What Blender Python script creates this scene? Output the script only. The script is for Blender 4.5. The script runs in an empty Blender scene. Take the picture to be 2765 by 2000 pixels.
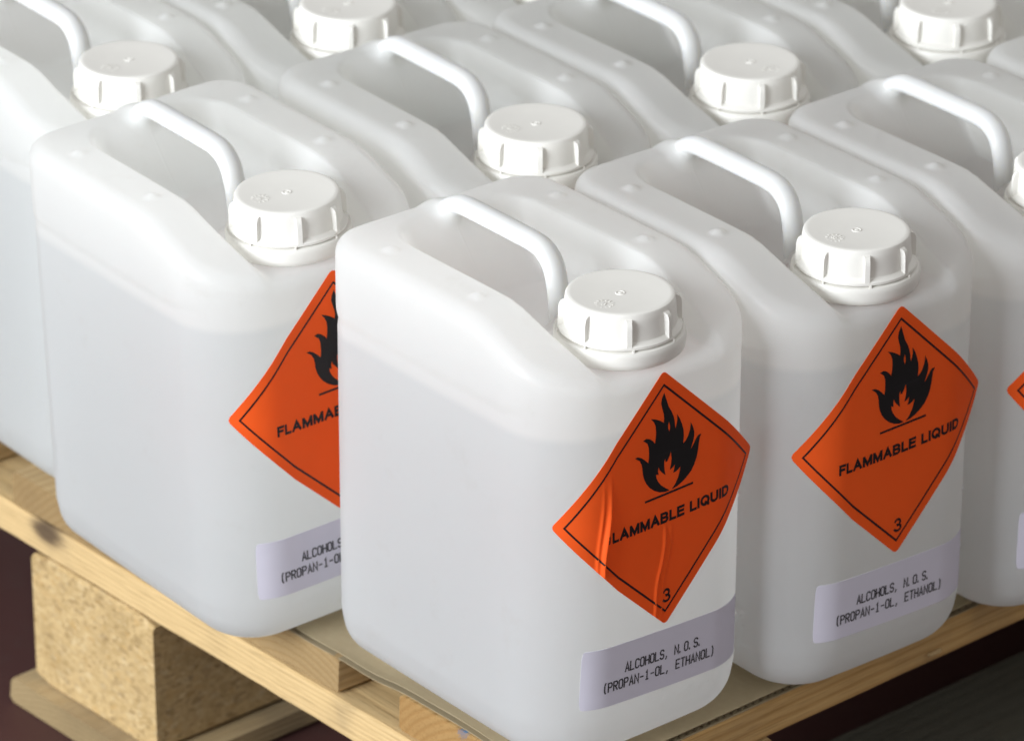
import bpy, math, random
import numpy as np
from mathutils import Matrix, Vector
from mathutils.geometry import tessellate_polygon

random.seed(4)
rng = np.random.default_rng(4)
MM = 0.001
scene = bpy.context.scene
COL = scene.collection

# ---------------------------------------------------------------- camera
R_ = Vector((0.63053967, 0.7761549, 0.00181545))
U_ = Vector((-0.34230202, 0.2759816, 0.89814447))
D_ = Vector((-0.6965982, 0.56693714, -0.43969674))
cam_d = bpy.data.cameras.new("camera")
cam = bpy.data.objects.new("camera", cam_d)
COL.objects.link(cam)
M = Matrix((R_, U_, -D_)).transposed().to_4x4()
M.translation = Vector((1.7250364, -1.40799738, 1.2583915))
cam.matrix_world = M
cam_d.sensor_width = 36.0
cam_d.lens = 172.64
cam_d.clip_start = 0.05
cam_d.clip_end = 200.0
cam_d.dof.use_dof = True
cam_d.dof.focus_distance = 2.405
cam_d.dof.aperture_fstop = 11.0
scene.camera = cam

# ---------------------------------------------------------------- light
world = bpy.data.worlds.new("World")
scene.world = world
world.use_nodes = True
bg = world.node_tree.nodes["Background"]
bg.inputs[0].default_value = (1.0, 0.985, 0.968, 1)
bg.inputs[1].default_value = 0.50

def area(name, loc, target, sx, sy, power, color):
    l = bpy.data.lights.new(name, 'AREA')
    l.shape = 'RECTANGLE'
    l.size, l.size_y = sx, sy
    l.energy = power
    l.color = color
    o = bpy.data.objects.new(name, l)
    o.location = loc
    o.rotation_euler = (Vector(target) - Vector(loc)).to_track_quat('-Z', 'Y').to_euler()
    COL.objects.link(o)
    return o
area("doorway_light", (-0.10, -3.0, 1.2), (-0.05, 0.1, 0.15), 1.8, 1.7, 150, (0.90, 0.95, 1.0))

scene.view_settings.view_transform = 'Standard'
scene.view_settings.look = 'None'
scene.view_settings.exposure = 0.12
scene.view_settings.gamma = 1.0
scene.render.engine = 'CYCLES'
scene.cycles.use_denoising = True
scene.cycles.use_adaptive_sampling = True
scene.cycles.adaptive_threshold = 0.035
scene.cycles.max_bounces = 14
scene.cycles.diffuse_bounces = 10
scene.cycles.transmission_bounces = 12

# ---------------------------------------------------------------- helpers
def mesh_obj(name, verts, faces, mat, parent=None, smooth=False, scale=MM):
    me = bpy.data.meshes.new(name)
    me.from_pydata([tuple(v) for v in (np.asarray(verts, float) * scale)], [], [tuple(f) for f in faces])
    if mat is not None:
        me.materials.append(mat)
    if smooth:
        me.polygons.foreach_set("use_smooth", np.ones(len(me.polygons), bool))
    me.update()
    o = bpy.data.objects.new(name, me)
    COL.objects.link(o)
    if parent is not None:
        o.parent = parent
    return o

def auto_smooth(o, angle=35):
    me = o.data
    me.polygons.foreach_set("use_smooth", np.ones(len(me.polygons), bool))
    me.set_sharp_from_angle(angle=math.radians(angle))

def tag(o, label, cat, group=None):
    o["label"] = label
    o["category"] = cat
    if group:
        o["group"] = group

class NT:
    def __init__(self, name):
        self.m = bpy.data.materials.new(name)
        self.m.use_nodes = True
        self.t = self.m.node_tree
        self.p = self.t.nodes["Principled BSDF"]
    def n(self, typ, **kw):
        nd = self.t.nodes.new(typ)
        for k, v in kw.items():
            if k.startswith('i_'):
                key = k[2:]
                key = int(key) if key.isdigit() else key.replace('_', ' ')
                nd.inputs[key].default_value = v
            else:
                setattr(nd, k, v)
        return nd
    def l(self, a, b):
        self.t.links.new(a, b)
    def math(self, op, a, b=None, c=None):
        nd = self.n('ShaderNodeMath', operation=op)
        for i, v in enumerate((a, b, c)):
            if v is None:
                continue
            if isinstance(v, (int, float)):
                nd.inputs[i].default_value = v
            else:
                self.l(v, nd.inputs[i])
        return nd.outputs[0]
    def mix(self, fac, a, b):
        nd = self.n('ShaderNodeMix', data_type='RGBA')
        for s, v in ((nd.inputs[0], fac), (nd.inputs[6], a), (nd.inputs[7], b)):
            if isinstance(v, (int, float)):
                s.default_value = v
            elif isinstance(v, tuple):
                s.default_value = v if len(v) == 4 else (*v, 1)
            else:
                self.l(v, s)
        return nd.outputs[2]
    def ramp(self, fac, lo, hi):
        nd = self.n('ShaderNodeMapRange', interpolation_type='SMOOTHSTEP')
        self.l(fac, nd.inputs[0])
        nd.inputs[1].default_value = lo
        nd.inputs[2].default_value = hi
        return nd.outputs[0]
    def bump(self, h, strength, dist):
        nd = self.n('ShaderNodeBump')
        nd.inputs['Strength'].default_value = strength
        nd.inputs['Distance'].default_value = dist
        self.l(h, nd.inputs['Height'])
        self.l(nd.outputs[0], self.p.inputs['Normal'])

# ---------------------------------------------------------------- materials
def plastic_body():
    k = NT("natural_polyethylene")
    tc = k.n('ShaderNodeTexCoord')
    sep = k.n('ShaderNodeSeparateXYZ')
    k.l(tc.outputs['Object'], sep.inputs[0])
    oi = k.n('ShaderNodeObjectInfo')
    sc = k.n('ShaderNodeSeparateColor')
    k.l(oi.outputs['Color'], sc.inputs[0])
    lvl = k.math('MULTIPLY', sc.outputs[0], 0.25)          # liquid level in metres, per can
    dz = k.math('SUBTRACT', sep.outputs[2], lvl)
    f = k.ramp(dz, -0.0035, 0.0025)
    base = k.mix(f, (0.862, 0.884, 0.904), (0.955, 0.964, 0.972))
    nz = k.n('ShaderNodeTexNoise', i_Scale=9.0, i_Detail=3.0)
    k.l(tc.outputs['Object'], nz.inputs['Vector'])
    base = k.mix(k.math('MULTIPLY', nz.outputs[0], 0.08), base, (0.91, 0.895, 0.865))
    dn = k.n('ShaderNodeTexNoise', i_Scale=34.0, i_Detail=6.0, i_Roughness=0.7)
    oo2 = k.n('ShaderNodeVectorMath', operation='SCALE')
    oo2.inputs[0].default_value = (5.0, 9.0, 2.0)
    k.l(oi.outputs['Random'], oo2.inputs['Scale'])
    oa2 = k.n('ShaderNodeVectorMath', operation='ADD')
    k.l(tc.outputs['Object'], oa2.inputs[0]); k.l(oo2.outputs[0], oa2.inputs[1])
    k.l(oa2.outputs[0], dn.inputs['Vector'])
    base = k.mix(k.math('MULTIPLY', k.ramp(dn.outputs[0], 0.56, 0.78), 0.10), base, (0.62, 0.57, 0.50))
    k.l(base, k.p.inputs['Base Color'])
    tr = k.n('ShaderNodeBsdfTranslucent')
    warm = k.n('ShaderNodeMix', data_type='RGBA', blend_type='MULTIPLY')
    warm.inputs[0].default_value = 1.0
    warm.inputs[7].default_value = (1.0, 0.987, 0.948, 1)
    k.l(base, warm.inputs[6])
    k.l(warm.outputs[2], tr.inputs[0])
    mx = k.n('ShaderNodeMixShader')
    mx.inputs[0].default_value = 0.67
    k.l(k.p.outputs[0], mx.inputs[1]); k.l(tr.outputs[0], mx.inputs[2])
    k.l(mx.outputs[0], k.t.nodes['Material Output'].inputs['Surface'])
    k.p.inputs["Roughness"].default_value = 0.36
    k.p.inputs['Specular IOR Level'].default_value = 0.5
    n2 = k.n('ShaderNodeTexNoise', i_Scale=170.0, i_Detail=2.0)
    k.l(tc.outputs['Object'], n2.inputs['Vector'])
    oo = k.n('ShaderNodeVectorMath', operation='SCALE')
    oo.inputs[0].default_value = (7.0, 3.0, 5.0)
    k.l(oi.outputs['Random'], oo.inputs['Scale'])
    oa = k.n('ShaderNodeVectorMath', operation='ADD')
    k.l(tc.outputs['Object'], oa.inputs[0]); k.l(oo.outputs[0], oa.inputs[1])
    n3 = k.n('ShaderNodeTexNoise', i_Scale=16.0, i_Detail=2.0)
    k.l(oa.outputs[0], n3.inputs['Vector'])
    k.l(oa.outputs[0], nz.inputs['Vector'])
    h = k.math('ADD', k.math('MULTIPLY', n2.outputs[0], 0.12), n3.outputs[0])
    seam = k.math('SUBTRACT', 1.0, k.ramp(k.math('ABSOLUTE', sep.outputs[1]), 0.0, 0.0009))   # where the two mould halves met
    h = k.math('ADD', h, k.math('MULTIPLY', seam, 0.3))
    k.bump(h, 0.35, 0.0016)
    return k.m

def plain(name, col, rough, spec=0.5, sss=0.0, scale=0.004, through=0.0):
    k = NT(name)
    tc = k.n('ShaderNodeTexCoord')
    nz = k.n('ShaderNodeTexNoise', i_Scale=60.0, i_Detail=4.0)
    k.l(tc.outputs['Object'], nz.inputs['Vector'])
    dark = tuple(c * 0.93 for c in col)
    k.l(k.mix(nz.outputs[0], col, dark), k.p.inputs['Base Color'])
    k.p.inputs['Roughness'].default_value = rough
    k.p.inputs['Specular IOR Level'].default_value = spec
    if sss:
        k.p.inputs['Subsurface Weight'].default_value = sss
        k.p.inputs['Subsurface Radius'].default_value = (1, 0.95, 0.8)
        k.p.inputs['Subsurface Scale'].default_value = scale
    k.bump(nz.outputs[0], 0.08, 0.0005)
    if through:                                   # thin film that lets some light of the can behind it through
        tr = k.n('ShaderNodeBsdfTranslucent')
        tr.inputs[0].default_value = (*[min(1, c * 1.25) for c in col], 1)
        mx = k.n('ShaderNodeMixShader')
        mx.inputs[0].default_value = through
        k.l(k.p.outputs[0], mx.inputs[1]); k.l(tr.outputs[0], mx.inputs[2])
        k.l(mx.outputs[0], k.t.nodes['Material Output'].inputs['Surface'])
    return k.m

def wood(name, light, dark, pith, ring=420.0, knot=None, stain=None, ringmix=0.5):
    """growth rings round a pith that runs along local X: one field gives side grain and end grain"""
    k = NT(name)
    tc = k.n('ShaderNodeTexCoord')
    oi = k.n('ShaderNodeObjectInfo')
    off = k.n('ShaderNodeVectorMath', operation='SCALE')
    off.inputs[0].default_value = (3.1, 0.05, 0.03)
    k.l(oi.outputs['Random'], off.inputs['Scale'])
    add = k.n('ShaderNodeVectorMath', operation='ADD')
    k.l(tc.outputs['Object'], add.inputs[0])
    k.l(off.outputs[0], add.inputs[1])
    sep = k.n('ShaderNodeSeparateXYZ')
    k.l(add.outputs[0], sep.inputs[0])
    st = k.n('ShaderNodeMapping')
    st.inputs['Scale'].default_value = (4.0, 26.0, 26.0)
    k.l(add.outputs[0], st.inputs[0])
    wv = k.n('ShaderNodeTexNoise', i_Scale=1.0, i_Detail=3.0)
    k.l(st.outputs[0], wv.inputs['Vector'])
    y = k.math('SUBTRACT', sep.outputs[1], pith[0])
    z = k.math('SUBTRACT', sep.outputs[2], pith[1])
    rr = k.math('SQRT', k.math('ADD', k.math('MULTIPLY', y, y), k.math('MULTIPLY', z, z)))
    ph = k.math('ADD', k.math('MULTIPLY', rr, ring * 2 * math.pi), k.math('MULTIPLY', wv.outputs[0], 9.0))
    s = k.math('ADD', k.math('MULTIPLY', k.math('SINE', ph), 0.5), 0.5)
    s = k.math('POWER', s, 2.2)
    fine = k.n('ShaderNodeMapping')
    fine.inputs['Scale'].default_value = (30.0, 900.0, 900.0)
    k.l(add.outputs[0], fine.inputs[0])
    fn = k.n('ShaderNodeTexNoise', i_Scale=1.0, i_Detail=4.0)
    k.l(fine.outputs[0], fn.inputs['Vector'])
    blot = k.n('ShaderNodeTexNoise', i_Scale=11.0, i_Detail=5.0)
    k.l(add.outputs[0], blot.inputs['Vector'])
    c = k.mix(k.math('MULTIPLY', s, ringmix), light, dark)
    c = k.mix(k.math('MULTIPLY', k.ramp(fn.outputs[0], 0.45, 0.75), 0.45), c, tuple(v * 0.55 for v in dark))
    c = k.mix(k.math('MULTIPLY', k.ramp(blot.outputs[0], 0.50, 0.72), 0.5), c, (0.16, 0.125, 0.085))
    for spec, colr, rad in ((knot, (0.05, 0.03, 0.022), 0.011), (stain, (0.08, 0.22, 0.42), 0.0045)):
        if spec:
            d = k.n('ShaderNodeVectorMath', operation='DISTANCE')
            sc = k.n('ShaderNodeMapping')
            sc.inputs['Location'].default_value = tuple(-v * w for v, w in zip(spec, (0.55, 1, 1)))
            sc.inputs['Scale'].default_value = (0.55, 1, 1)
            k.l(tc.outputs['Object'], sc.inputs[0])
            k.l(sc.outputs[0], d.inputs[0])
            d.inputs[1].default_value = (0, 0, 0)
            dd = k.math('ADD', d.outputs['Value'], k.math('MULTIPLY', k.math('SUBTRACT', fn.outputs[0], 0.5), 0.012))
            m_ = k.math('SUBTRACT', 1.0, k.ramp(dd, rad * 0.35, rad))
            c = k.mix(k.math('MULTIPLY', m_, 0.85), c, colr)
    # end grain drinks in dirt and is darker than the sawn faces
    ge = k.n('ShaderNodeNewGeometry')
    vt = k.n('ShaderNodeVectorTransform', vector_type='NORMAL', convert_from='WORLD', convert_to='OBJECT')
    k.l(ge.outputs['True Normal'], vt.inputs[0])
    sx = k.n('ShaderNodeSeparateXYZ')
    k.l(vt.outputs[0], sx.inputs[0])
    endg = k.ramp(k.math('ABSOLUTE', sx.outputs[0]), 0.6, 0.8)
    c = k.mix(k.math('MULTIPLY', endg, k.math('ADD', 0.42, k.math('MULTIPLY', blot.outputs[0], 0.5))), c, tuple(v * 0.62 for v in dark))
    k.l(c, k.p.inputs['Base Color'])
    k.p.inputs['Roughness'].default_value = 0.78
    k.p.inputs['Specular IOR Level'].default_value = 0.2
    hh = k.math('ADD', k.math('MULTIPLY', s, -0.4), k.math('MULTIPLY', fn.outputs[0], 0.8))
    k.bump(hh, 0.6, 0.0007)
    return k.m

def chipboard():
    k = NT("pressed_wood_chip")
    tc = k.n('ShaderNodeTexCoord')
    mp = k.n('ShaderNodeMapping')
    mp.inputs['Scale'].default_value = (330, 330, 560)
    mp.inputs['Rotation'].default_value = (0.3, 0.2, 0.5)
    k.l(tc.outputs['Object'], mp.inputs[0])
    ds = k.n('ShaderNodeTexNoise', i_Scale=80.0, i_Detail=3.0)
    k.l(tc.outputs['Object'], ds.inputs['Vector'])
    dm = k.n('ShaderNodeVectorMath', operation='MULTIPLY_ADD')
    k.l(ds.outputs['Color'], dm.inputs[0])
    dm.inputs[1].default_value = (1.8, 1.8, 1.8)
    k.l(mp.outputs[0], dm.inputs[2])
    v = k.n('ShaderNodeTexVoronoi', i_Scale=1.0)
    k.l(dm.outputs[0], v.inputs['Vector'])
    sc = k.n('ShaderNodeSeparateColor')
    k.l(v.outputs['Color'], sc.inputs[0])
    big = k.n('ShaderNodeTexNoise', i_Scale=28.0, i_Detail=5.0)
    k.l(tc.outputs['Object'], big.inputs['Vector'])
    c = k.mix(sc.outputs[0], (0.53, 0.38, 0.19), (0.41, 0.285, 0.13))
    c = k.mix(k.math('MULTIPLY', k.ramp(sc.outputs[1], 0.8, 0.98), 0.4), c, (0.17, 0.105, 0.045))
    c = k.mix(k.math('MULTIPLY', k.ramp(sc.outputs[2], 0.82, 1.0), 0.4), c, (0.64, 0.50, 0.30))
    c = k.mix(k.math('MULTIPLY', k.ramp(big.outputs[0], 0.48, 0.75), 0.45), c, (0.27, 0.18, 0.075))
    v2 = k.n('ShaderNodeTexVoronoi', i_Scale=0.6)
    k.l(dm.outputs[0], v2.inputs['Vector'])
    s2 = k.n('ShaderNodeSeparateColor')
    k.l(v2.outputs['Color'], s2.inputs[0])
    c = k.mix(k.math('MULTIPLY', k.ramp(s2.outputs[0], 0.86, 0.97), 0.22), c, (0.60, 0.49, 0.31))
    c = k.mix(k.math('MULTIPLY', k.ramp(s2.outputs[1], 0.90, 0.99), 0.4), c, (0.16, 0.10, 0.05))
    c = k.mix(k.math('MULTIPLY', k.ramp(s2.outputs[2], 0.88, 0.97), 0.22), c, (0.50, 0.29, 0.09))
    k.l(c, k.p.inputs['Base Color'])
    k.p.inputs['Roughness'].default_value = 0.85
    k.p.inputs['Specular IOR Level'].default_value = 0.15
    k.bump(k.math('ADD', sc.outputs[1], big.outputs[0]), 0.7, 0.001)
    return k.m

def kraft():
    k = NT("kraft_cardboard")
    tc = k.n('ShaderNodeTexCoord')
    a = k.n('ShaderNodeTexNoise', i_Scale=260.0, i_Detail=4.0)
    b = k.n('ShaderNodeTexNoise', i_Scale=9.0, i_Detail=3.0)
    k.l(tc.outputs['Object'], a.inputs['Vector'])
    k.l(tc.outputs['Object'], b.inputs['Vector'])
    c = k.mix(a.outputs[0], (0.40, 0.325, 0.205), (0.33, 0.26, 0.155))
    c = k.mix(k.math('MULTIPLY', b.outputs[0], 0.35), c, (0.28, 0.23, 0.145))
    k.l(c, k.p.inputs['Base Color'])
    k.p.inputs['Roughness'].default_value = 0.8
    k.p.inputs['Specular IOR Level'].default_value = 0.2
    return k.m

def floor_mat():
    k = NT("painted_concrete")
    tc = k.n('ShaderNodeTexCoord')
    a = k.n('ShaderNodeTexNoise', i_Scale=7.0, i_Detail=6.0)
    b = k.n('ShaderNodeTexNoise', i_Scale=90.0, i_Detail=4.0)
    k.l(tc.outputs['Object'], a.inputs['Vector'])
    k.l(tc.outputs['Object'], b.inputs['Vector'])
    c = k.mix(a.outputs[0], (0.088, 0.036, 0.032), (0.052, 0.024, 0.023))
    c = k.mix(k.math('MULTIPLY', k.ramp(b.outputs[0], 0.55, 0.8), 0.3), c, (0.075, 0.05, 0.046))
    k.l(c, k.p.inputs['Base Color'])
    k.p.inputs['Roughness'].default_value = 0.55
    k.p.inputs['Specular IOR Level'].default_value = 0.3
    k.bump(b.outputs[0], 0.3, 0.001)
    return k.m

M_BODY = plastic_body()
M_HANDLE = plain("natural_polyethylene_handle", (0.69, 0.695, 0.692), 0.42, 0.4, 1.0, 0.006)
M_CAP = plain("white_cap_plastic", (0.80, 0.782, 0.735), 0.45, 0.36)
M_ORANGE = plain("orange_vinyl", (0.97, 0.140, 0.02), 0.6, 0.2, through=0.26)
M_BLACK = plain("black_print", (0.008, 0.008, 0.009), 0.5, 0.35)
M_LILAC = plain("pale_lilac_paper", (0.70, 0.68, 0.775), 0.7, 0.25, through=0.1)
M_INK = plain("grey_black_ink", (0.065, 0.062, 0.07), 0.7, 0.2)
M_WOOD = wood("pine_board", (0.51, 0.365, 0.19), (0.34, 0.215, 0.088), (0.02, -0.055), 230)
M_WOOD_EDGE = wood("pine_stringer", (0.60, 0.43, 0.215), (0.46, 0.295, 0.12), (0.01, -0.16), 330, ringmix=0.3, knot=(-0.0344, -0.0725, 0.006))
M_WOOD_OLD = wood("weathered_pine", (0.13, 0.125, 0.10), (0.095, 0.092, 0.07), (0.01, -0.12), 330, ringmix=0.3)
M_WOOD_GREY = wood("greyed_pine", (0.46, 0.345, 0.19), (0.34, 0.24, 0.115), (0.01, -0.13), 300, ringmix=0.35)
M_CHIP = chipboard()
M_KRAFT = kraft()
M_FLOOR = floor_mat()

# ---------------------------------------------------------------- setting
g = 9000.0
fl = mesh_obj("floor", [(-g, -g, -148), (g, -g, -148), (g, g, -148), (-g, g, -148)], [(0, 1, 2, 3)], M_FLOOR)
fl["kind"] = "structure"

# ---------------------------------------------------------------- pallet (own frame: x to the front edge = 0 and back negative, y along the length)
PAL_YAW = math.radians(2.0)
pallet = bpy.data.objects.new("wooden_pallet", None)
pallet.location = Vector((112.5, -62.5, -148)) * MM
pallet.rotation_euler = (0, 0, PAL_YAW)
COL.objects.link(pallet)
tag(pallet, "pine pallet with chipboard blocks carrying all the jerrycans", "pallet")

def board(name, centre, L, W, T, along, mat, bev=1.6, seed=0, wob=0.7, segs=40):
    """a sawn board: rounded profile swept along local X with uneven edges, laid along world x or y"""
    r = np.random.default_rng(seed)
    b = bev
    prof = np.array([(-W/2+b, -T/2), (W/2-b, -T/2), (W/2, -T/2+b), (W/2, T/2-b), (W/2-b, T/2), (-W/2+b, T/2), (-W/2, T/2-b), (-W/2, -T/2+b)])
    xs = np.linspace(-L/2, L/2, segs + 1)
    verts, faces = [], []
    drift = np.cumsum(r.normal(0, 0.10, (segs + 1, 8, 2)), axis=0)
    drift -= np.linspace(0, 1, segs + 1)[:, None, None] * drift[-1:]
    for i, x in enumerate(xs):
        j = r.normal(0, wob * 0.28, (8, 2)) + drift[i] * 0.6 * wob
        k = 1.0
        e = 0.0
        if i == 0 or i == segs:
            k = 1 - 1.2 / max(W, T)
            e = 0
        for (y, z), dj in zip(prof, j):
            verts.append((x + (r.normal(0, 0.5) if i in (0, segs) else 0), y * k + dj[0], z * (0.93 if k < 1 else 1) + dj[1] * 0.6))
    n = 8
    for i in range(segs):
        for q in range(n):
            a, c = i * n + q, i * n + (q + 1) % n
            faces.append((a, c, c + n, a + n)[::-1])
    faces.append(tuple(range(n)))
    faces.append(tuple(range(segs * n, segs * n + n))[::-1])
    o = mesh_obj(name, verts, faces, mat, pallet)
    auto_smooth(o, 30)
    o.location = Vector(centre) * MM
    if along == 'y':
        o.rotation_euler = (0, 0, math.pi / 2)
    return o

# deck boards run along y, top at z=145; stringers along x; blocks; bottom boards along y
deck = [(-65.5, 131), (-229, 100), (-394, 145), (-563, 100), (-727.5, 145)]
M_DECK0 = wood("pine_front_board", (0.56, 0.36, 0.15), (0.36, 0.19, 0.06), (0.015, -0.05), 210, stain=(-0.6, 0.0155, 0.0095))
for i, (x, w) in enumerate(deck):
    board("deck_board", (x, 600 + (3.5, 3.0, 1.0, 2, 2)[i], 133), 1200, w, 22, 'y', M_DECK0 if i == 0 else M_WOOD, seed=10 + i)
for i, y in enumerate((72.5, 600, 1127.5)):
    board("stringer_board", (-400, y, 111), 800, 145, 21.4, 'x', M_WOOD_EDGE if i == 0 else M_WOOD, seed=30 + i, segs=60)
for i, x in enumerate((-50, -400, -750)):
    for j, y in enumerate((72.5, 600, 1127.5)):
        board("block", (x + (7 if i == 1 else 0), y + (-1.0 if j == 0 else 0), 58.5 if i == 1 else 61), 113 if i == 1 else 100, 145, 82.4 if i == 1 else 77.6, 'x', M_CHIP, bev=1.8, seed=50 + i * 3 + j, segs=8, wob=0.6)
for i, (x, w) in enumerate(((-50, 100), (-400, 145), (-750, 100))):
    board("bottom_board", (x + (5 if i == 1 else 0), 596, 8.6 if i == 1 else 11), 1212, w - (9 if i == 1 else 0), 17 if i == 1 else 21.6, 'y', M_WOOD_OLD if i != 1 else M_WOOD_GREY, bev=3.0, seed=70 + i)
nv, nf = [], []
sp = board("splinter", (2.0, 262, 129), 9, 2.2, 2.0, 'y', M_WOOD, bev=0.5, seed=90, segs=4, wob=0.8)

# cardboard sheet between the deck and the cans (pallet frame coordinates)
def S(t):
    t = np.clip(t, 0, 1)
    return t * t * (3 - 2 * t)

def cardboard():
    x0, x1, y1, T = -770.0, -0.6, 1190.0, 3.9
    xs = np.concatenate([np.linspace(x0, -330, 12)[:-1], np.linspace(-330, x1, 84)])
    ys = np.concatenate([np.linspace(0, 60, 14)[:-1], np.linspace(60, y1, 24)])
    def edge(x):
        return 5.0 + 1.3 * np.sin(x / 31.0) + 0.7 * np.sin(x / 13.0 + 1) + 0.012 * (x + 60) + 32 * S((-240 - x) / 90.0)
    def sag(x, y):
        gap = np.exp(-((x + 155) / 21.0) ** 2) + np.exp(-((x + 300) / 18.0) ** 2)
        return -3.2 * gap * np.exp(-((y - 4) / 16.0) ** 2) + 0.6 * np.sin(x / 23.0) * np.exp(-(y / 12.0) ** 2)
    top = [(x, edge(x) + y * (1 - edge(x) / y1), 148 + sag(x, y) - 0.05) for x in xs for y in ys]
    n = len(ys)
    faces = [(i * n + j, (i + 1) * n + j, (i + 1) * n + j + 1, i * n + j + 1) for i in range(len(xs) - 1) for j in range(n - 1)]
    root = bpy.data.objects.new("cardboard_sheet", None)
    root.location = Vector((112.5, -62.5, -148)) * MM
    root.rotation_euler = (0, 0, PAL_YAW)
    COL.objects.link(root)
    tag(root, "brown corrugated cardboard sheet lying between the pallet boards and the jerrycans", "cardboard")
    def slab(name, dz, th):
        up = [(x, y, z + dz) for x, y, z in top]
        lo = [(x, y, z + dz - th) for x, y, z in top]
        N = len(up)
        f = list(faces) + [tuple(N + v for v in q)[::-1] for q in faces]
        m = len(xs)
        for i in range(m - 1):
            a, b = i * n, (i + 1) * n
            f.append((a, N + a, N + b, b)[::-1])
            a, b = i * n + n - 1, (i + 1) * n + n - 1
            f.append((a, N + a, N + b, b))
        for j in range(n - 1):
            a = j
            f.append((a, N + a, N + a + 1, a + 1))
            a = (m - 1) * n + j
            f.append((a, N + a, N + a + 1, a + 1)[::-1])
        o = mesh_obj(name, up + lo, f, M_KRAFT, root)
        return o
    slab("top_liner", 0.0, 0.4)
    slab("bottom_liner", -T + 0.1, 0.35)
    yy = np.arange(8, y1, 0.7)
    zz = 148 - T / 2 - 0.1 + (T / 2 - 0.5) * np.sin(yy / 5.2 * 2 * np.pi)
    v = [(x1 - 0.6, y, z) for y, z in zip(yy, zz)] + [(x1 - 90, y, z) for y, z in zip(yy, zz)]
    N = len(yy)
    mesh_obj("fluting", v, [(i, i + 1, N + i + 1, N + i) for i in range(N - 1)], M_KRAFT, root, smooth=True)
cardboard()

# ---------------------------------------------------------------- the jerrycan as a distance field (mm; x to the label face, z up)
XC, HX, HY, HTOP = 20.0, 94.0, 70.0, 238.0
def S(t):
    t = np.clip(t, 0, 1)
    return t * t * (3 - 2 * t)
def plan(x, y):
    xb = x + 2.0 * (y / 70) ** 2 * S((x - 20) / 80)
    yb = np.abs(y) + 0.0
    r = np.where(xb > XC, 36.0, 23.0)
    yb = yb + 0.5 * ((x - XC) / HX) ** 2
    qx = np.abs(xb - XC) - HX + r
    qy = yb - HY + r
    return np.minimum(np.maximum(qx, qy), 0) + np.hypot(np.maximum(qx, 0), np.maximum(qy, 0)) - r
def ridge_z(x):
    k = 1.6
    d = 0.37 * (x - 51.0)
    sp = k * np.logaddexp(0, d / k)
    return HTOP - sp
def floor_z(x):
    zf = 202.0 + 10.5 * S((x - 26) / 22)
    back = S((x + 62) / 44.0)
    return zf * back + HTOP * (1 - back)
def top_z(x, y):
    zr = ridge_z(x)
    # open-fronted channel with a round back
    r = 34.0
    hw = 42.0 - 3.0 * S((x - 60) / 45)
    qx = np.maximum(-66.0 + r - x, 0)
    qy = np.abs(y) - hw + r
    dch = np.minimum(qy, 0) + np.hypot(qx, np.maximum(qy, 0)) - r
    t = S(-dch / 11.0)
    t = (0.35 * t + 0.65 * S(-dch / 8.0)) ** 0.72
    return zr + (np.minimum(floor_z(x), zr + 0.5) - zr) * t
def smax(a, b, R):
    return np.minimum(-R, np.maximum(a, b)) + np.hypot(np.maximum(a + R, 0), np.maximum(b + R, 0))
def smin(a, b, R):
    return -smax(-a, -b, R)
def off(x, y, z):
    frontfade = 1 - S((x - 72) / 38)
    zc = 194.5 + 6 * S((x - 60) / 50)
    up = 0.6 * S((z - zc) / 6.0) * frontfade
    groove = -0.5 * np.exp(-((z - zc + 1.0) / 2.6) ** 2) * frontfade
    foot = -0.17 * 0.8 * np.logaddexp(0, (27.5 - z) / 0.8)
    return up + groove + foot
def edge_r(x):
    return 9.0 - 1.5 * S((x - 60) / 45)
def bumps(x, y, z):
    # four low stacking bumps on the rails
    return np.sqrt((np.abs(x) - 34.5) ** 2 + (np.abs(y) - 53.4) ** 2 + ((z - 236.2) * 0.9) ** 2) - 3.7
def stubs(x, y, z):
    # where the handle grows out of the body
    def cap(ax, az, bx, bz, r):
        dx, dz = bx - ax, bz - az
        t = np.clip(((x - ax) * dx + (z - az) * dz) / (dx * dx + dz * dz), 0, 1)
        return np.sqrt((x - ax - t * dx) ** 2 + y * y + (z - az - t * dz) ** 2) - r
    return np.minimum(cap(-68, 230, -51, 241.0, 5.2), cap(33.6, 196, 33.0, 212, 5.2))
def sdf(x, y, z):
    d2 = plan(x, y) - off(x, y, z)
    e = 0.6
    zt = top_z(x, y)
    gx = (top_z(x + e, y) - top_z(x - e, y)) / (2 * e)
    gy = (top_z(x, y + e) - top_z(x, y - e)) / (2 * e)
    ft = (z - zt) / np.sqrt(1 + gx * gx + gy * gy)
    d = smax(d2, ft, edge_r(x))
    d = smax(d, -z, 20.0)
    neck = np.maximum(np.hypot(x - 78.5, y) - 28.5, z - 218)
    neck = np.maximum(neck, 190 - z)
    return smin(smin(smin(d, neck, 2.0), stubs(x, y, z), 8.0), bumps(x, y, z), 2.4)

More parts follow.
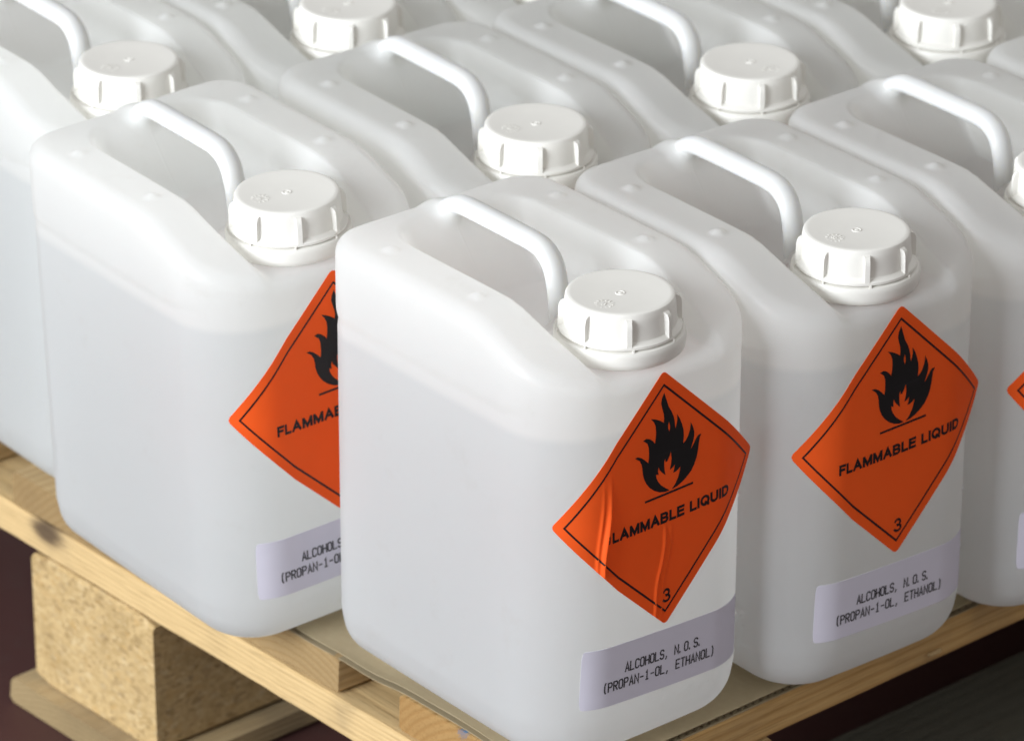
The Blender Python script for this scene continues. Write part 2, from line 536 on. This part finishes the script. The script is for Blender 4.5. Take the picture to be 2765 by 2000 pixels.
def surface_nets():
    h = 1.45
    x = np.arange(-82, 124, h); y = np.arange(-78, 78.1, h); z = np.arange(-5, 246, h)
    X, Y = np.meshgrid(x, y, indexing='ij')
    F = np.empty((len(x), len(y), len(z)), np.float32)
    # the 2D pieces once, then every layer
    p2 = plan(X, Y)
    e = 0.6
    zt = top_z(X, Y)
    gx = (top_z(X + e, Y) - top_z(X - e, Y)) / (2 * e)
    gy = (top_z(X, Y + e) - top_z(X, Y - e)) / (2 * e)
    gn = 1 / np.sqrt(1 + gx * gx + gy * gy)
    nk = np.hypot(X - 78.5, Y) - 28.5
    er = edge_r(X)
    for i, zz in enumerate(z):
        d = smax(p2 - off(X, Y, zz), (zz - zt) * gn, er)
        d = smax(d, -zz, 20.0)
        n_ = np.maximum(np.maximum(nk, zz - 218), 190 - zz)
        F[:, :, i] = smin(smin(smin(d, n_, 2.0), stubs(X, Y, zz), 8.0), bumps(X, Y, zz), 2.4)
    ins = F < 0
    nx, ny, nz = F.shape
    c = (nx - 1, ny - 1, nz - 1)
    cnt = np.zeros(c, np.int8)
    corners = [(a, b, d) for a in (0, 1) for b in (0, 1) for d in (0, 1)]
    sl = lambda a, b, d: (slice(a, a + c[0]), slice(b, b + c[1]), slice(d, d + c[2]))
    for q in corners:
        cnt += ins[sl(*q)]
    act = (cnt > 0) & (cnt < 8)
    idx = -np.ones(c, np.int64)
    I, J, K = np.nonzero(act)
    idx[I, J, K] = np.arange(len(I))
    acc = np.zeros((len(I), 3)); num = np.zeros(len(I))
    for a in corners:
        for ax in range(3):
            if a[ax]:
                continue
            b = list(a); b[ax] = 1
            fa = F[I + a[0], J + a[1], K + a[2]].astype(float)
            fb = F[I + b[0], J + b[1], K + b[2]].astype(float)
            m = (fa < 0) != (fb < 0)
            t = np.where(m, fa / np.where(m, fa - fb, 1), 0)
            p = np.tile(np.array(a, float), (len(I), 1))
            p[:, ax] += t
            acc += p * m[:, None]; num += m
    V = acc / num[:, None] + np.stack([I, J, K], 1)
    V = V * h + np.array([x[0], y[0], z[0]])
    for _ in range(2):
        e = 0.25
        f0 = sdf(V[:, 0], V[:, 1], V[:, 2])
        G = np.stack([(sdf(V[:, 0] + (k == 0) * e, V[:, 1] + (k == 1) * e, V[:, 2] + (k == 2) * e) - sdf(V[:, 0] - (k == 0) * e, V[:, 1] - (k == 1) * e, V[:, 2] - (k == 2) * e)) / (2 * e) for k in range(3)], 1)
        g2 = np.maximum((G * G).sum(1), 0.3)
        V -= np.clip(f0 / g2, -0.8, 0.8)[:, None] * G
    quads = []
    for ax in range(3):
        o1, o2 = [(1, 2), (2, 0), (0, 1)][ax]
        s0 = [slice(None)] * 3; s1 = [slice(None)] * 3
        s0[ax] = slice(0, -1); s1[ax] = slice(1, None)
        for s in (s0, s1):
            s[o1] = slice(1, -1); s[o2] = slice(1, -1)
        A, B = ins[tuple(s0)], ins[tuple(s1)]
        for flip, mask in ((False, A & ~B), (True, ~A & B)):
            P = np.array(np.nonzero(mask)).T
            if not len(P):
                continue
            P[:, o1] += 1; P[:, o2] += 1
            def cell(d1, d2):
                Q = P.copy(); Q[:, o1] -= d1; Q[:, o2] -= d2
                return idx[Q[:, 0], Q[:, 1], Q[:, 2]]
            q = np.stack([cell(1, 1), cell(0, 1), cell(0, 0), cell(1, 0)], 1)
            quads.append(q[:, ::-1] if flip else q)
    return V, np.concatenate(quads)

V, Q = surface_nets()
me = bpy.data.meshes.new("body")
me.vertices.add(len(V)); me.vertices.foreach_set("co", (V * MM).astype(np.float32).ravel())
me.loops.add(Q.size); me.loops.foreach_set("vertex_index", Q.astype(np.int32).ravel())
me.polygons.add(len(Q)); me.polygons.foreach_set("loop_start", np.arange(0, Q.size, 4, dtype=np.int32))
me.polygons.foreach_set("use_smooth", np.ones(len(Q), bool))
me.update(); me.validate()
me.materials.append(M_BODY)
BODY = me

# ---- handle: a tube along a smooth path, flared where it grows out of the body
def tube_mesh():
    P = np.array([(-68, 230, 4.8), (-60, 236.2, 5.3), (-53, 241.0, 5.6), (-46, 243.9, 5.7), (-38, 244.6, 5.8), (-18, 244.6, 5.8), (0, 244.5, 5.8), (14, 244.1, 5.8), (21.5, 242.0, 5.8), (27.0, 237.0, 5.7), (30, 229, 5.6), (31.6, 220, 5.6), (32.6, 211, 5.7), (33.3, 203, 5.5), (33.6, 196, 5.0)], float)
    n = len(P)
    pts = []
    Pe = np.vstack([2 * P[0] - P[1], P, 2 * P[-1] - P[-2]])
    for i in range(n - 1):
        p0, p1, p2, p3 = Pe[i:i + 4]
        for t in np.linspace(0, 1, 9)[:-1]:
            pts.append(0.5 * (2 * p1 + (p2 - p0) * t + (2 * p0 - 5 * p1 + 4 * p2 - p3) * t * t + (3 * p1 - p0 - 3 * p2 + p3) * t ** 3))
    pts.append(P[-1])
    pts = np.array(pts)
    T = np.gradient(pts[:, :2], axis=0); T /= np.linalg.norm(T, axis=1)[:, None]
    m = 28
    verts, faces = [], []
    for (x, z, r), (tx, tz) in zip(pts, T):
        for k in range(m):
            a = 2 * math.pi * k / m
            u, w = math.cos(a) * r * 1.06, math.sin(a) * r * 0.86
            verts.append((x - tz * w, u, z + tx * w))
    for i in range(len(pts) - 1):
        for k in range(m):
            a, b = i * m + k, i * m + (k + 1) % m
            faces.append((a, b, b + m, a + m))
    faces.append(tuple(range(m))[::-1]); faces.append(tuple(range((len(pts) - 1) * m, len(pts) * m)))
    return verts, faces

def lathe(profile, m=72):
    verts, faces = [], []
    rings = []
    for r, z in profile:
        if r < 1e-6:
            rings.append([len(verts)]); verts.append((0, 0, z))
        else:
            rings.append(list(range(len(verts), len(verts) + m)))
            verts += [(r * math.cos(2 * math.pi * k / m), r * math.sin(2 * math.pi * k / m), z) for k in range(m)]
    for A, B in zip(rings, rings[1:]):
        for k in range(m):
            a0, a1 = A[k % len(A)], A[(k + 1) % len(A)]
            b0, b1 = B[k % len(B)], B[(k + 1) % len(B)]
            f = [a0, a1, b1, b0]
            f = [v for i, v in enumerate(f) if v not in f[:i]]
            faces.append(tuple(f)[::-1])
    return verts, faces

CAP_PROFILE = [(0, 17.4), (0.7, 17.35), (1.1, 17.0), (1.7, 16.95), (1.95, 17.25), (2.3, 17.25), (2.6, 16.95), (10, 17.05), (19, 17.35), (24.2, 17.75), (25.6, 17.8),
               (26.5, 17.4), (27.0, 16.6), (27.4, 13), (27.9, 6), (28.2, 3.4), (28.9, 2.6), (30.2, 2.1), (30.7, 1.5), (30.8, 0.4), (30.4, 0), (24, 0)]
RING_PROFILE = [(24, 9.6), (30.6, 9.6), (31.9, 9.2), (32.5, 8.2), (32.75, 6.5), (32.65, 3.0), (32.2, 0.9), (31.4, 0.1), (26, 0)]

def box(cx, cy, cz, sx, sy, sz, ang=0.0):
    c, s = math.cos(ang), math.sin(ang)
    v = []
    for x, y, z in ((-1, -1, -1), (1, -1, -1), (1, 1, -1), (-1, 1, -1), (-1, -1, 1), (1, -1, 1), (1, 1, 1), (-1, 1, 1)):
        x, y, z = x * sx / 2 + cx, y * sy / 2 + cy, z * sz / 2 + cz
        v.append((x * c - y * s, x * s + y * c, z))
    return v, [(0, 3, 2, 1), (4, 5, 6, 7), (0, 1, 5, 4), (1, 2, 6, 5), (2, 3, 7, 6), (3, 0, 4, 7)]

def join(parts):
    V_, F_ = [], []
    for v, f in parts:
        n = len(V_); V_ += list(v); F_ += [tuple(n + i for i in q) for q in f]
    return V_, F_

def rib():
    """a grip rib standing on the cap's skirt, its outer top corner rounded"""
    w = 1.55
    pr = [(26.6, 1.2), (30.6, 1.2), (30.4, 10.5), (30.1, 12.6), (29.3, 14.2), (28.0, 15.0), (26.6, 15.2)]
    v = []
    for sgn, sh in ((-1, 0), (1, 0)):
        for r, z in pr:
            v.append((r, sgn * w * (0.82 if r > 29 else 1.0), z))
    n = len(pr)
    f = [tuple(range(n)), tuple(range(n, 2 * n))[::-1]]
    for i in range(n):
        j = (i + 1) % n
        f.append((i, n + i, n + j, j))
    return v, f

# ---- flat print and stickers wrapped on the front face
def outline(s, r=36.0):
    a, sg = abs(s), (1 if s >= 0 else -1)
    q = r * math.pi / 2
    if a <= 70 - r:
        x, y, nx, ny = 114.0, a, 1, 0
    elif a <= 70 - r + q:
        t = (a - (70 - r)) / r
        x, y, nx, ny = 114 - r + r * math.cos(t), 70 - r + r * math.sin(t), math.cos(t), math.sin(t)
    else:
        x, y, nx, ny = 114 - r - (a - (70 - r) - q), 70.0, 0, 1
    x -= 2.0 * (y / 70) ** 2
    return x, sg * y, nx, sg * ny

def wrap(pts, height, centre, tilt, lift=None, extra=None, squeeze=True):
    """(u, v) in sticker mm -> a point on the can's front, `height` mm proud of the plastic"""
    out = []
    ct, st = math.cos(tilt), math.sin(tilt)
    P = []
    for u, v in pts:
        uu = u
        if squeeze and u < -30:
            uu = -30 + (u + 30) * 0.845
        s = centre[0] + uu * ct - v * st
        z = centre[1] + v * ct + uu * st
        h = height + (extra(u, v) if extra else 0)
        P.append((s, z, h))
    P = np.array(P)
    xy = np.array([outline(s) for s, _, _ in P])
    x, y, nx, ny = xy.T
    x, y = x.copy(), y.copy()
    Z = np.clip(P[:, 1], 31, 203)
    for _ in range(3):
        e = 0.2
        f = sdf(x, y, Z)
        gx = (sdf(x + e, y, Z) - sdf(x - e, y, Z)) / (2 * e)
        gy = (sdf(x, y + e, Z) - sdf(x, y - e, Z)) / (2 * e)
        g2 = np.maximum(gx * gx + gy * gy, 0.2)
        x -= f * gx / g2; y -= f * gy / g2
    gl = np.hypot(gx, gy); nx, ny = gx / gl, gy / gl
    x = x + nx * P[:, 2]; y = y + ny * P[:, 2]
    if lift:
        s0, rl = lift
        bx, by, bnx, bny = (np.array([v]) for v in outline(s0))
        zz, e = np.array([120.0]), 0.2
        for _ in range(4):
            f = sdf(bx, by, zz)
            gx = (sdf(bx + e, by, zz) - sdf(bx - e, by, zz)) / (2 * e); gy = (sdf(bx, by + e, zz) - sdf(bx, by - e, zz)) / (2 * e)
            bx = bx - f * gx; by = by - f * gy
        bx, by = float(bx[0]), float(by[0])
        a0 = math.atan2(float(gy[0]), float(gx[0]))
        for i, (s, z, h) in enumerate(P):
            if s > s0:
                # leaves the plastic and bends less than the corner does
                t = (s - s0) / rl
                cx, cy = bx - rl * math.cos(a0), by - rl * math.sin(a0)
                x[i] = cx + (rl + h) * math.cos(a0 + t)
                y[i] = cy + (rl + h) * math.sin(a0 + t)
    return np.stack([x, y, P[:, 1]], 1)

def rounded_sheet(hw, hh, r, nu, nv, rot):
    us, vs = np.linspace(-hw, hw, nu + 1), np.linspace(-hh, hh, nv + 1)
    pts = []
    for a in us:
        for b in vs:
            da, db = abs(a) - (hw - r), abs(b) - (hh - r)
            if da > 0 and db > 0:
                m, l = max(da, db), math.hypot(da, db)
                da, db = da * m / l, db * m / l
                a2 = math.copysign(hw - r + da, a); b2 = math.copysign(hh - r + db, b)
            else:
                a2, b2 = a, b
            c, s = math.cos(rot), math.sin(rot)
            pts.append((a2 * c - b2 * s, a2 * s + b2 * c))
    n = nv + 1
    faces = [(i * n + j, (i + 1) * n + j, (i + 1) * n + j + 1, i * n + j + 1) for i in range(nu) for j in range(nv)]
    border = [i * n for i in range(nu + 1)] + [nu * n + j for j in range(1, nv + 1)] + [i * n + nv for i in range(nu - 1, -1, -1)] + [j for j in range(nv - 1, 0, -1)]
    return pts, faces, border

def sticker(name, mat, parent, sheet, th, kw):
    pts, faces, border = sheet
    A = wrap(pts, th, **kw); B = wrap(pts, 0.06, **kw)
    N = len(A)
    f = list(faces) + [tuple(N + i for i in q)[::-1] for q in faces]
    for a, b in zip(border, border[1:] + border[:1]):
        f.append((a, b, N + b, N + a)[::-1])
    o = mesh_obj(name, np.vstack([A, B]), f, mat, parent)
    auto_smooth(o, 50)
    return o

def flat(name, pts, faces, mat, parent, h, kw):
    A = wrap(pts, h, **kw)
    # keep every face looking outwards
    F = []
    for q in faces:
        a, b, c = (np.array(pts[i]) for i in q[:3])
        F.append(q if (b - a)[0] * (c - a)[1] - (b - a)[1] * (c - a)[0] > 0 else tuple(q)[::-1])
    return mesh_obj(name, A, F, mat, parent)

FLAME = [(0.14,58.82),(1.18,55.49),(2.93,50.23),(4.7,47.13),(5.98,44.19),(6.67,41.15),(6.93,38.56),(7.35,36.85),(7.88,38.53),(8.49,41.12),(8.31,44.3),(10.1,41.18),(11.53,37.55),(12.45,34.1),(12.64,30.9),(12.39,28.49),(12.23,26.79),(14.01,27.91),(15.5,29.88),(16.64,32.6),(17.11,35.25),(17.05,36.96),(18.5,34.12),(19.44,30.97),(19.33,27.87),(18.42,25.06),(17.05,21.66),(18.78,23.67),(19.76,25.21),(21.04,26.94),(22.16,27.98),(24.17,28.0),(23.04,26.53),(22.5,23.58),(21.94,20.01),(20.94,15.96),(19.42,12.73),(17.54,9.95),(14.54,7.57),(11.57,5.82),(8.23,4.51),(4.55,3.96),(7.0,6.22),(8.8,9.04),(10.01,12.38),(10.33,14.66),(8.7,13.49),(7.22,12.89),(5.61,12.84),(6.44,14.93),(6.69,17.17),(5.43,15.93),(3.44,15.2),(4.36,18.2),(4.68,21.22),(4.15,25.18),(3.09,22.42),(1.83,20.49),(0.74,20.44),(0.62,22.37),(-0.13,21.07),(-0.16,18.57),(0.1,15.97),(0.65,13.25),(-1.37,15.24),(-2.94,17.18),(-3.78,19.12),(-4.17,16.87),(-3.84,14.87),(-5.42,15.56),(-5.16,13.46),(-4.1,11.19),(-2.32,8.66),(0.55,6.04),(3.23,4.0),(0.53,3.97),(-3.1,4.97),(-6.7,7.1),(-9.55,9.7),(-11.66,12.65),(-13.05,15.66),(-13.72,18.41),(-14.03,21.64),(-14.49,24.31),(-15.87,26.8),(-18.68,29.03),(-16.76,29.1),(-14.29,27.67),(-12.18,25.67),(-10.27,23.56),(-9.88,25.8),(-9.76,28.88),(-9.93,32.06),(-10.75,34.53),(-13.43,36.9),(-11.28,37.39),(-9.15,36.45),(-7.03,34.46),(-5.97,32.84),(-5.43,35.45),(-5.16,39.09),(-5.48,42.31),(-6.52,44.85),(-8.42,47.25),(-5.42,46.02),(-2.57,44.28),(-0.28,42.48),(0.03,44.73),(-0.22,47.3),(-1.26,50.77),(-1.87,53.46),(-1.33,56.05)]
HOLE = [(3.04,42.11),(3.74,39.69),(3.72,38.14),(3.26,36.43),(2.56,38.24),(2.44,40.15)]

GLYPH = {
 'A': [[(0,0),(2,6),(4,0)],[(.75,2),(3.25,2)]], 'L': [[(0,6),(0,0),(4,0)]],
 'C': [[(4,5),(3,6),(1,6),(0,5),(0,1),(1,0),(3,0),(4,1)]],
 'O': [[(2,6),(3,6),(4,5),(4,1),(3,0),(1,0),(0,1),(0,5),(1,6),(2,6)]],
 'H': [[(0,0),(0,6)],[(4,0),(4,6)],[(0.3,3),(3.7,3)]],
 'S': [[(4,5),(3,6),(1,6),(0,5),(0,4),(1,3),(3,3),(4,2),(4,1),(3,0),(1,0),(0,1)]],
 ',': [[(1.6,.7),(1.5,0),(0.8,-1)]], '.': [[(.3,-.1),(.3,.8)]], 'N': [[(0,0),(0,6),(4,0),(4,6)]],
 '(': [[(3,6.6),(2,5),(2,1),(3,-.6)]], ')': [[(1,6.6),(2,5),(2,1),(1,-.6)]],
 'P': [[(0,0),(0,6),(3,6),(4,5),(4,4),(3,3),(.3,3)]], 'R': [[(0,0),(0,6),(3,6),(4,5),(4,4),(3,3),(.3,3)],[(2,2.8),(4,0)]],
 '-': [[(.5,3),(3.5,3)]], '1': [[(1,5),(2,6),(2,.3)],[(.8,0),(3.2,0)]],
 'E': [[(4,6),(0,6),(0,0),(4,0)],[(.3,3),(3.2,3)]], 'T': [[(0,6),(4,6)],[(2,5.7),(2,0)]], ' ': []}

def _arc(cx, cy, rx, ry, a0, a1, n=9):
    return [(cx + rx * math.cos(math.radians(a0 + (a1 - a0) * i / n)), cy + ry * math.sin(math.radians(a0 + (a1 - a0) * i / n))) for i in range(n + 1)]
SANS = {  # centre lines on a 10-high cap, and the width
 'F': (5.4, [[(0,0),(0,10),(5.6,10)],[(.7,5.3),(4.8,5.3)]]), 'L': (5.0, [[(0,10),(0,0),(5.2,0)]]),
 'A': (7.2, [[(0,0),(3.6,10),(7.2,0)],[(1.5,3.3),(5.7,3.3)]]), 'M': (7.8, [[(0,0),(0,10)],[(.2,9.8),(3.9,.6),(7.6,9.8)],[(7.8,10),(7.8,0)]]),
 'B': (6.3, [[(0,5.2),(0,10)] + [(3.6,10)] + _arc(3.6,7.6,2.3,2.4,80,-80) + [(0.9,5.2)], [(0,5.2),(3.8,5.2)] + _arc(3.8,2.6,2.5,2.6,80,-80) + [(3.8,0),(0,0),(0,5.1)]]),
 'E': (5.6, [[(5.8,10),(0,10),(0,0),(5.8,0)],[(.7,5.3),(5.3,5.3)]]), 'I': (0, [[(0,0),(0,10)]]),
 'Q': (7.8, [_arc(3.9,5,3.9,5,90,450,24), [(4.6,2.6),(7.6,-.4)]]), 'U': (6.6, [[(0,10)] + _arc(3.3,3.4,3.3,3.4,180,360,12) + [(6.6,10)]]),
 'D': (6.8, [[(0,0),(0,10)] + [(2.8,10)] + _arc(2.8,5,4,5,80,-80,12) + [(2.8,0),(0,0)]]), ' ': (1.8, []),
 '3': (5.6, [_arc(2.7,7.4,2.5,2.6,155,-85,12) + _arc(2.7,2.6,3.0,2.6,88,-155,14)])}

def sans(text, x0, x1, y0, y1, w):
    """bold upright capitals fitted between x0 and x1; alternate strokes go to a second layer"""
    k = 3.4
    adv, items = 0.0, []
    for ch in text:
        wd, pls = SANS[ch]
        items.append((adv, pls)); adv += wd + k
    total = adv - k
    sx, sy = (x1 - x0 - w) / total, (y1 - y0 - w) / 10.0
    layers = [([], []), ([], []), ([], [])]
    for ox, pls in items:
        for si, pl in enumerate(pls):
            stroke(layers[si % 3], np.array([(x0 + w / 2 + (ox + a) * sx, y0 + w / 2 + b * sy) for a, b in pl]), w, 0.45)
    return layers

def stroke(layer, P, w, cap):
    n = len(P)
    V_, F_ = layer
    base = len(V_)
    closed = np.allclose(P[0], P[-1])
    T = np.diff(P, axis=0); T /= np.linalg.norm(T, axis=1)[:, None]
    for j in range(n):
        ta = T[j - 1] if j > 0 else (T[-1] if closed else T[0])
        tb = T[j] if j < n - 1 else (T[0] if closed else T[-1])
        t = ta + tb; t /= np.linalg.norm(t)
        nn = np.array([-t[1], t[0]])
        k = w / 2 / max(0.38, float(np.dot(nn, np.array([-tb[1], tb[0]]))))
        p = P[j].copy()
        if not closed and j == 0: p = p - ta * w * cap
        if not closed and j == n - 1: p = p + tb * w * cap
        V_ += [tuple(p + nn * k), tuple(p - nn * k)]
    for j in range(n - 1):
        a = base + 2 * j
        F_.append((a, a + 1, a + 3, a + 2))

def print_layers(name, layers, mat, lab, h, kw):
    pts, faces, co = [], [], []
    for i, (V_, F_) in enumerate(layers):
        if not V_:
            continue
        n = len(pts)
        pts += V_
        co.append(wrap(V_, h + 0.025 * i, **kw))
        faces += [tuple(n + v for v in q) for q in F_]
    FF = []
    for q in faces:
        a, b, c = (np.array(pts[i]) for i in q[:3])
        FF.append(q if (b - a)[0] * (c - a)[1] - (b - a)[1] * (c - a)[0] > 0 else tuple(q)[::-1])
    return mesh_obj(name, np.vstack(co), FF, mat, lab)

def strokes(lines, w=0.82, sx=0.57, sy=0.80):
    """single-line printer lettering as mitred strokes; layers a hair apart where strokes meet"""
    layers = [([], []), ([], [])]
    for text, x0, y0, pitch in lines:
        for i, ch in enumerate(text):
            for si, pl in enumerate(GLYPH[ch]):
                stroke(layers[si % 2], np.array([(x0 + i * pitch + a * sx, y0 + b * sy) for a, b in pl]), w, 0.35)
    return layers

def hazard_label(root, centre, tilt_deg, creased=False, lift=(44.0, 125.0)):
    kw = dict(centre=centre, tilt=math.radians(tilt_deg), lift=lift)
    if creased:
        def crease(u, v):
            t = np.clip((27 - v) / 52.0, 0, 1.15)
            s1 = -33.5 - 6.0 * t + 1.2 * math.sin(t * 5)
            d = u - s1
            a = 2.9 * float(S(t * 1.3)) * (1.0 if v > -40 else 0.6)
            h = a * math.exp(-(d / (2.0 if d < 0 else 0.55)) ** 2)
            h += 0.8 * float(S(t * 1.6)) * math.exp(-((d + 5.5 - 2 * t) / 1.1) ** 2)
            t2 = np.clip((-12 - v) / 10.0, 0, 1)
            s2 = 0.5 - 7.5 * float(np.clip((-16 - v) / 44.0, 0, 1.2)) + 0.8 * math.sin(v / 6.0)
            d2 = u - s2
            h += 1.0 * float(S(t2)) * (math.exp(-(d2 / (0.55 if d2 < 0 else 1.0)) ** 2) + 0.4 * math.exp(-((d2 - 4.0) / 1.2) ** 2))
            return h
        kw['extra'] = crease
    n = 170 if creased else 40
    lab = sticker("hazard_label", M_ORANGE, root, rounded_sheet(50, 50, 2.4, n, n, math.pi / 4), 0.30, kw)
    if creased:
        lab["label"] = "orange diamond label with a folded crease hiding its first letter"
    hs = 63.0 / math.sqrt(2)
    pts, faces = [], []
    cor = [(-hs, -hs), (hs, -hs), (hs, hs), (-hs, hs)]
    m = 40
    for k in range(4):
        a, b = np.array(cor[k]), np.array(cor[(k + 1) % 4])
        for i in range(m):
            p = a + (b - a) * i / m
            for w in (0.52, -0.52):
                q = p * (1 + w / hs) if i == 0 else p + np.array([(b - a)[1], -(b - a)[0]]) / np.linalg.norm(b - a) * w
                c = math.cos(math.pi / 4)
                pts.append(((q[0] - q[1]) * c, (q[0] + q[1]) * c))
    N = 4 * m
    for i in range(N):
        j = (i + 1) % N
        faces.append((2 * i, 2 * j, 2 * j + 1, 2 * i + 1))
    flat("border_line", pts, faces, M_BLACK, lab, 0.42, kw)
    tri = tessellate_polygon([[Vector((x, y, 0)) for x, y in FLAME], [Vector((x, y, 0)) for x, y in HOLE]])
    fp = FLAME + HOLE
    tri = [tuple(t) for t in tri]
    nb = len(fp)
    bar = [(x, y) for x in np.linspace(-12.6, 18.6, 16) for y in (2.05, 3.25)]
    fp = fp + bar
    tri += [(nb + 2 * i, nb + 2 * i + 2, nb + 2 * i + 3, nb + 2 * i + 1) for i in range(15)]
    flat("flame_symbol", fp, tri, M_BLACK, lab, 0.42, kw)
    if creased:
        lay = sans("LAMMABLE LIQUID", -33.6, 43.6, -13.2, -7.1, 1.45)
        k = len(lay[0][0])
        lay[0][0].extend([(-36.7, -13.0), (-35.3, -12.8), (-35.1, -8.8), (-36.1, -7.8)])
        lay[0][1].append((k, k + 1, k + 2, k + 3))
    else:
        lay = sans("FLAMMABLE LIQUID", -40.6, 43.6, -13.2, -7.1, 1.45)
    print_layers("lettering", lay, M_BLACK, lab, 0.42, kw)
    print_layers("class_number", sans("3", -1.8, 3.5, -58.2, -50.4, 1.3), M_BLACK, lab, 0.42, kw)
    return lab

def contents_label(root, centre, tilt_deg):
    kw = dict(centre=centre, tilt=math.radians(tilt_deg), squeeze=False)
    lab = sticker("contents_label", M_LILAC, root, rounded_sheet(54.5, 16.6, 2.2, 60, 8, 0), 0.22, kw)
    lay = strokes([("ALCOHOLS, N.O.S.", -28.6, 0.2, 3.22), ("(PROPAN-1-OL, ETHANOL)", -42.4, -8.3, 3.38)])
    print_layers("lettering", lay, M_INK, lab, 0.32, kw)
    return lab

# one can of each part; the rest copy the objects and share the meshes
PARTS = {}
def first_can(root):
    b = bpy.data.objects.new("body", BODY); COL.objects.link(b); b.parent = root
    v, f = tube_mesh(); mesh_obj("handle", v, f, M_HANDLE, root, smooth=True)
    v, f = join([lathe(RING_PROFILE)] + [box(31.0, 0, 9.8, 1.4, 0.8, 1.6, k * math.pi / 4 + 0.3) for k in range(8)])
    o = mesh_obj("tamper_ring", v, f, M_CAP, root); auto_smooth(o, 40); o.location = Vector((78.5, 0, 213.2)) * MM
    v, f = lathe(CAP_PROFILE)
    cap = mesh_obj("cap", v, f, M_CAP, root); auto_smooth(cap, 32); cap.location = Vector((78.5, 0, 223.3)) * MM
    rv, rf = rib()
    r0 = mesh_obj("grip_rib", rv, rf, M_CAP, cap); auto_smooth(r0, 40)
    for k in range(1, 8):
        r = r0.copy(); COL.objects.link(r); r.rotation_euler = (0, 0, k * math.pi / 4)
    pts = [box(4.1, 0, 0.2, 1.4, 0.7, 0.14, k * math.pi / 6) for k in range(12)]
    pts += [box(0, 0.7, 0.2, 2.8, 0.5, 0.14, 0.5), box(0, -0.7, 0.2, 2.8, 0.5, 0.14, 0.5), box(0, 0, 0.2, 0.7, 2.4, 0.12, 0.5)]
    v, f = join(pts)
    em = mesh_obj("embossed_mark", v, f, M_CAP, cap); em.location = Vector((15.5, 0, 17.2)) * MM
    v, f = box(0, 0, 0, 2.0, 6, 1.3)
    l0 = None
    for z in (50, 84, 118, 152):
        if l0 is None:
            l0 = o = mesh_obj("level_mark", v, f, M_HANDLE, root)
        else:
            o = l0.copy(); COL.objects.link(o)
        a = math.radians(53)
        o.location = Vector((78 + 36 * math.cos(a) - 1.6, 34 + 36 * math.sin(a) - 0.7, z)) * MM
        o.rotation_euler = (0, 0, a)

def children(o):
    return [c for c in bpy.data.objects if c.parent == o]

GROUP = "plastic jerrycans standing in rows on the pallet"
def can_root(x, y, yaw, label):
    r = bpy.data.objects.new("jerrycan", None)
    r.location = Vector((x, y, 0)) * MM
    r.rotation_euler = (0, 0, math.radians(yaw))
    COL.objects.link(r)
    tag(r, label, "jerrycan", GROUP)
    return r

CANS = [  # x, y, yaw, liquid level, cap turn, label
 (0, 0, 0, 187.5, 13.5, -71, "nearest jerrycan, at the pallet corner, its orange label creased with a folded flap"),
 (-199.3, -42.5, -2.0, 189, 22, -98, "tilted jerrycan overhanging the pallet edge, orange label half hidden by the nearest jerrycan"),
 (17.9, 141.0, -0.8, 189, 14, -88, "jerrycan right of the nearest one, with a smooth orange label showing in full"),
 (25.3, 282.2, -0.2, 188.5, 20, -80, "jerrycan at the right frame edge, only the left tip of its orange label showing"),
 (29, 424.5, -0.5, 188, 9, -80, "jerrycan in the top right corner showing only its rounded back corner"),
 (-187.3, 103.3, -2.1, 188, 12, -98, "jerrycan whose cap stands just behind the back rim of the nearest jerrycan"),
 (-179.8, 245.5, -0.9, 189, 17, 5, "jerrycan whose cap stands just behind the back rim of the can with the smooth label"),
 (-175.2, 388.6, -0.7, 188, 12, -60, "jerrycan whose cap is cut by the top frame edge near the right corner"),
 (-393, -13.2, -1.9, 188, 21, -75, "leftmost jerrycan, its left wall running down to the pallet edge at the frame"),
 (-384, 128.5, -1.5, 189, 12, -75, "jerrycan whose cap is cut by the top frame edge, left of centre"),
 (-377, 270, -1.0, 189, 16, -75, "blurred jerrycan at the top frame edge showing only its front shoulder"),
]
roots = []
for i, (x, y, yaw, lev, turn, mark, lab) in enumerate(CANS):
    r = can_root(x, y, yaw, lab)
    roots.append(r)
    if i == 0:
        first_can(r)
        proto = {c: children(c) for c in children(r)}
        own = r
    else:
        for c, subs in proto.items():
            d = c.copy(); COL.objects.link(d); d.parent = r
            for s in subs:
                e = s.copy(); COL.objects.link(e); e.parent = d
    for c in children(r):
        if c.name.startswith("body"):
            c.color = (lev / 250.0, 1, 1, 1)
        if c.name.startswith("cap"):
            c.rotation_euler = (0, 0, math.radians(turn))
            for s in children(c):
                if s.name.startswith("embossed_mark"):
                    a = math.radians(mark - turn)
                    s.location = Vector((15.5 * math.cos(a), 15.5 * math.sin(a), 17.2)) * MM
                    s.rotation_euler = (0, 0, random.uniform(0, 6))
roots[1].rotation_euler = (math.radians(2.0), 0, math.radians(-2.0))
roots[1].location.z = -0.0005

hazard_label(roots[0], (-0.4, 141.7), 1.5, creased=True)
contents_label(roots[0], (4.6, 51.5), -2.6)
hazard_label(roots[2], (0.5, 141.9), 1.2)
contents_label(roots[2], (5.2, 49.2), -1.6)
hazard_label(roots[1], (2.2, 139.2), 0.6)
contents_label(roots[1], (3.0, 49.4), 0.0)
hazard_label(roots[3], (0.4, 138.0), 0.8)
contents_label(roots[3], (0.8, 48.6), -0.6)
for k in (5, 6):
    hazard_label(roots[k], (0.0, 140.0), 0.5)
    contents_label(roots[k], (2.0, 49.0), 0.0)
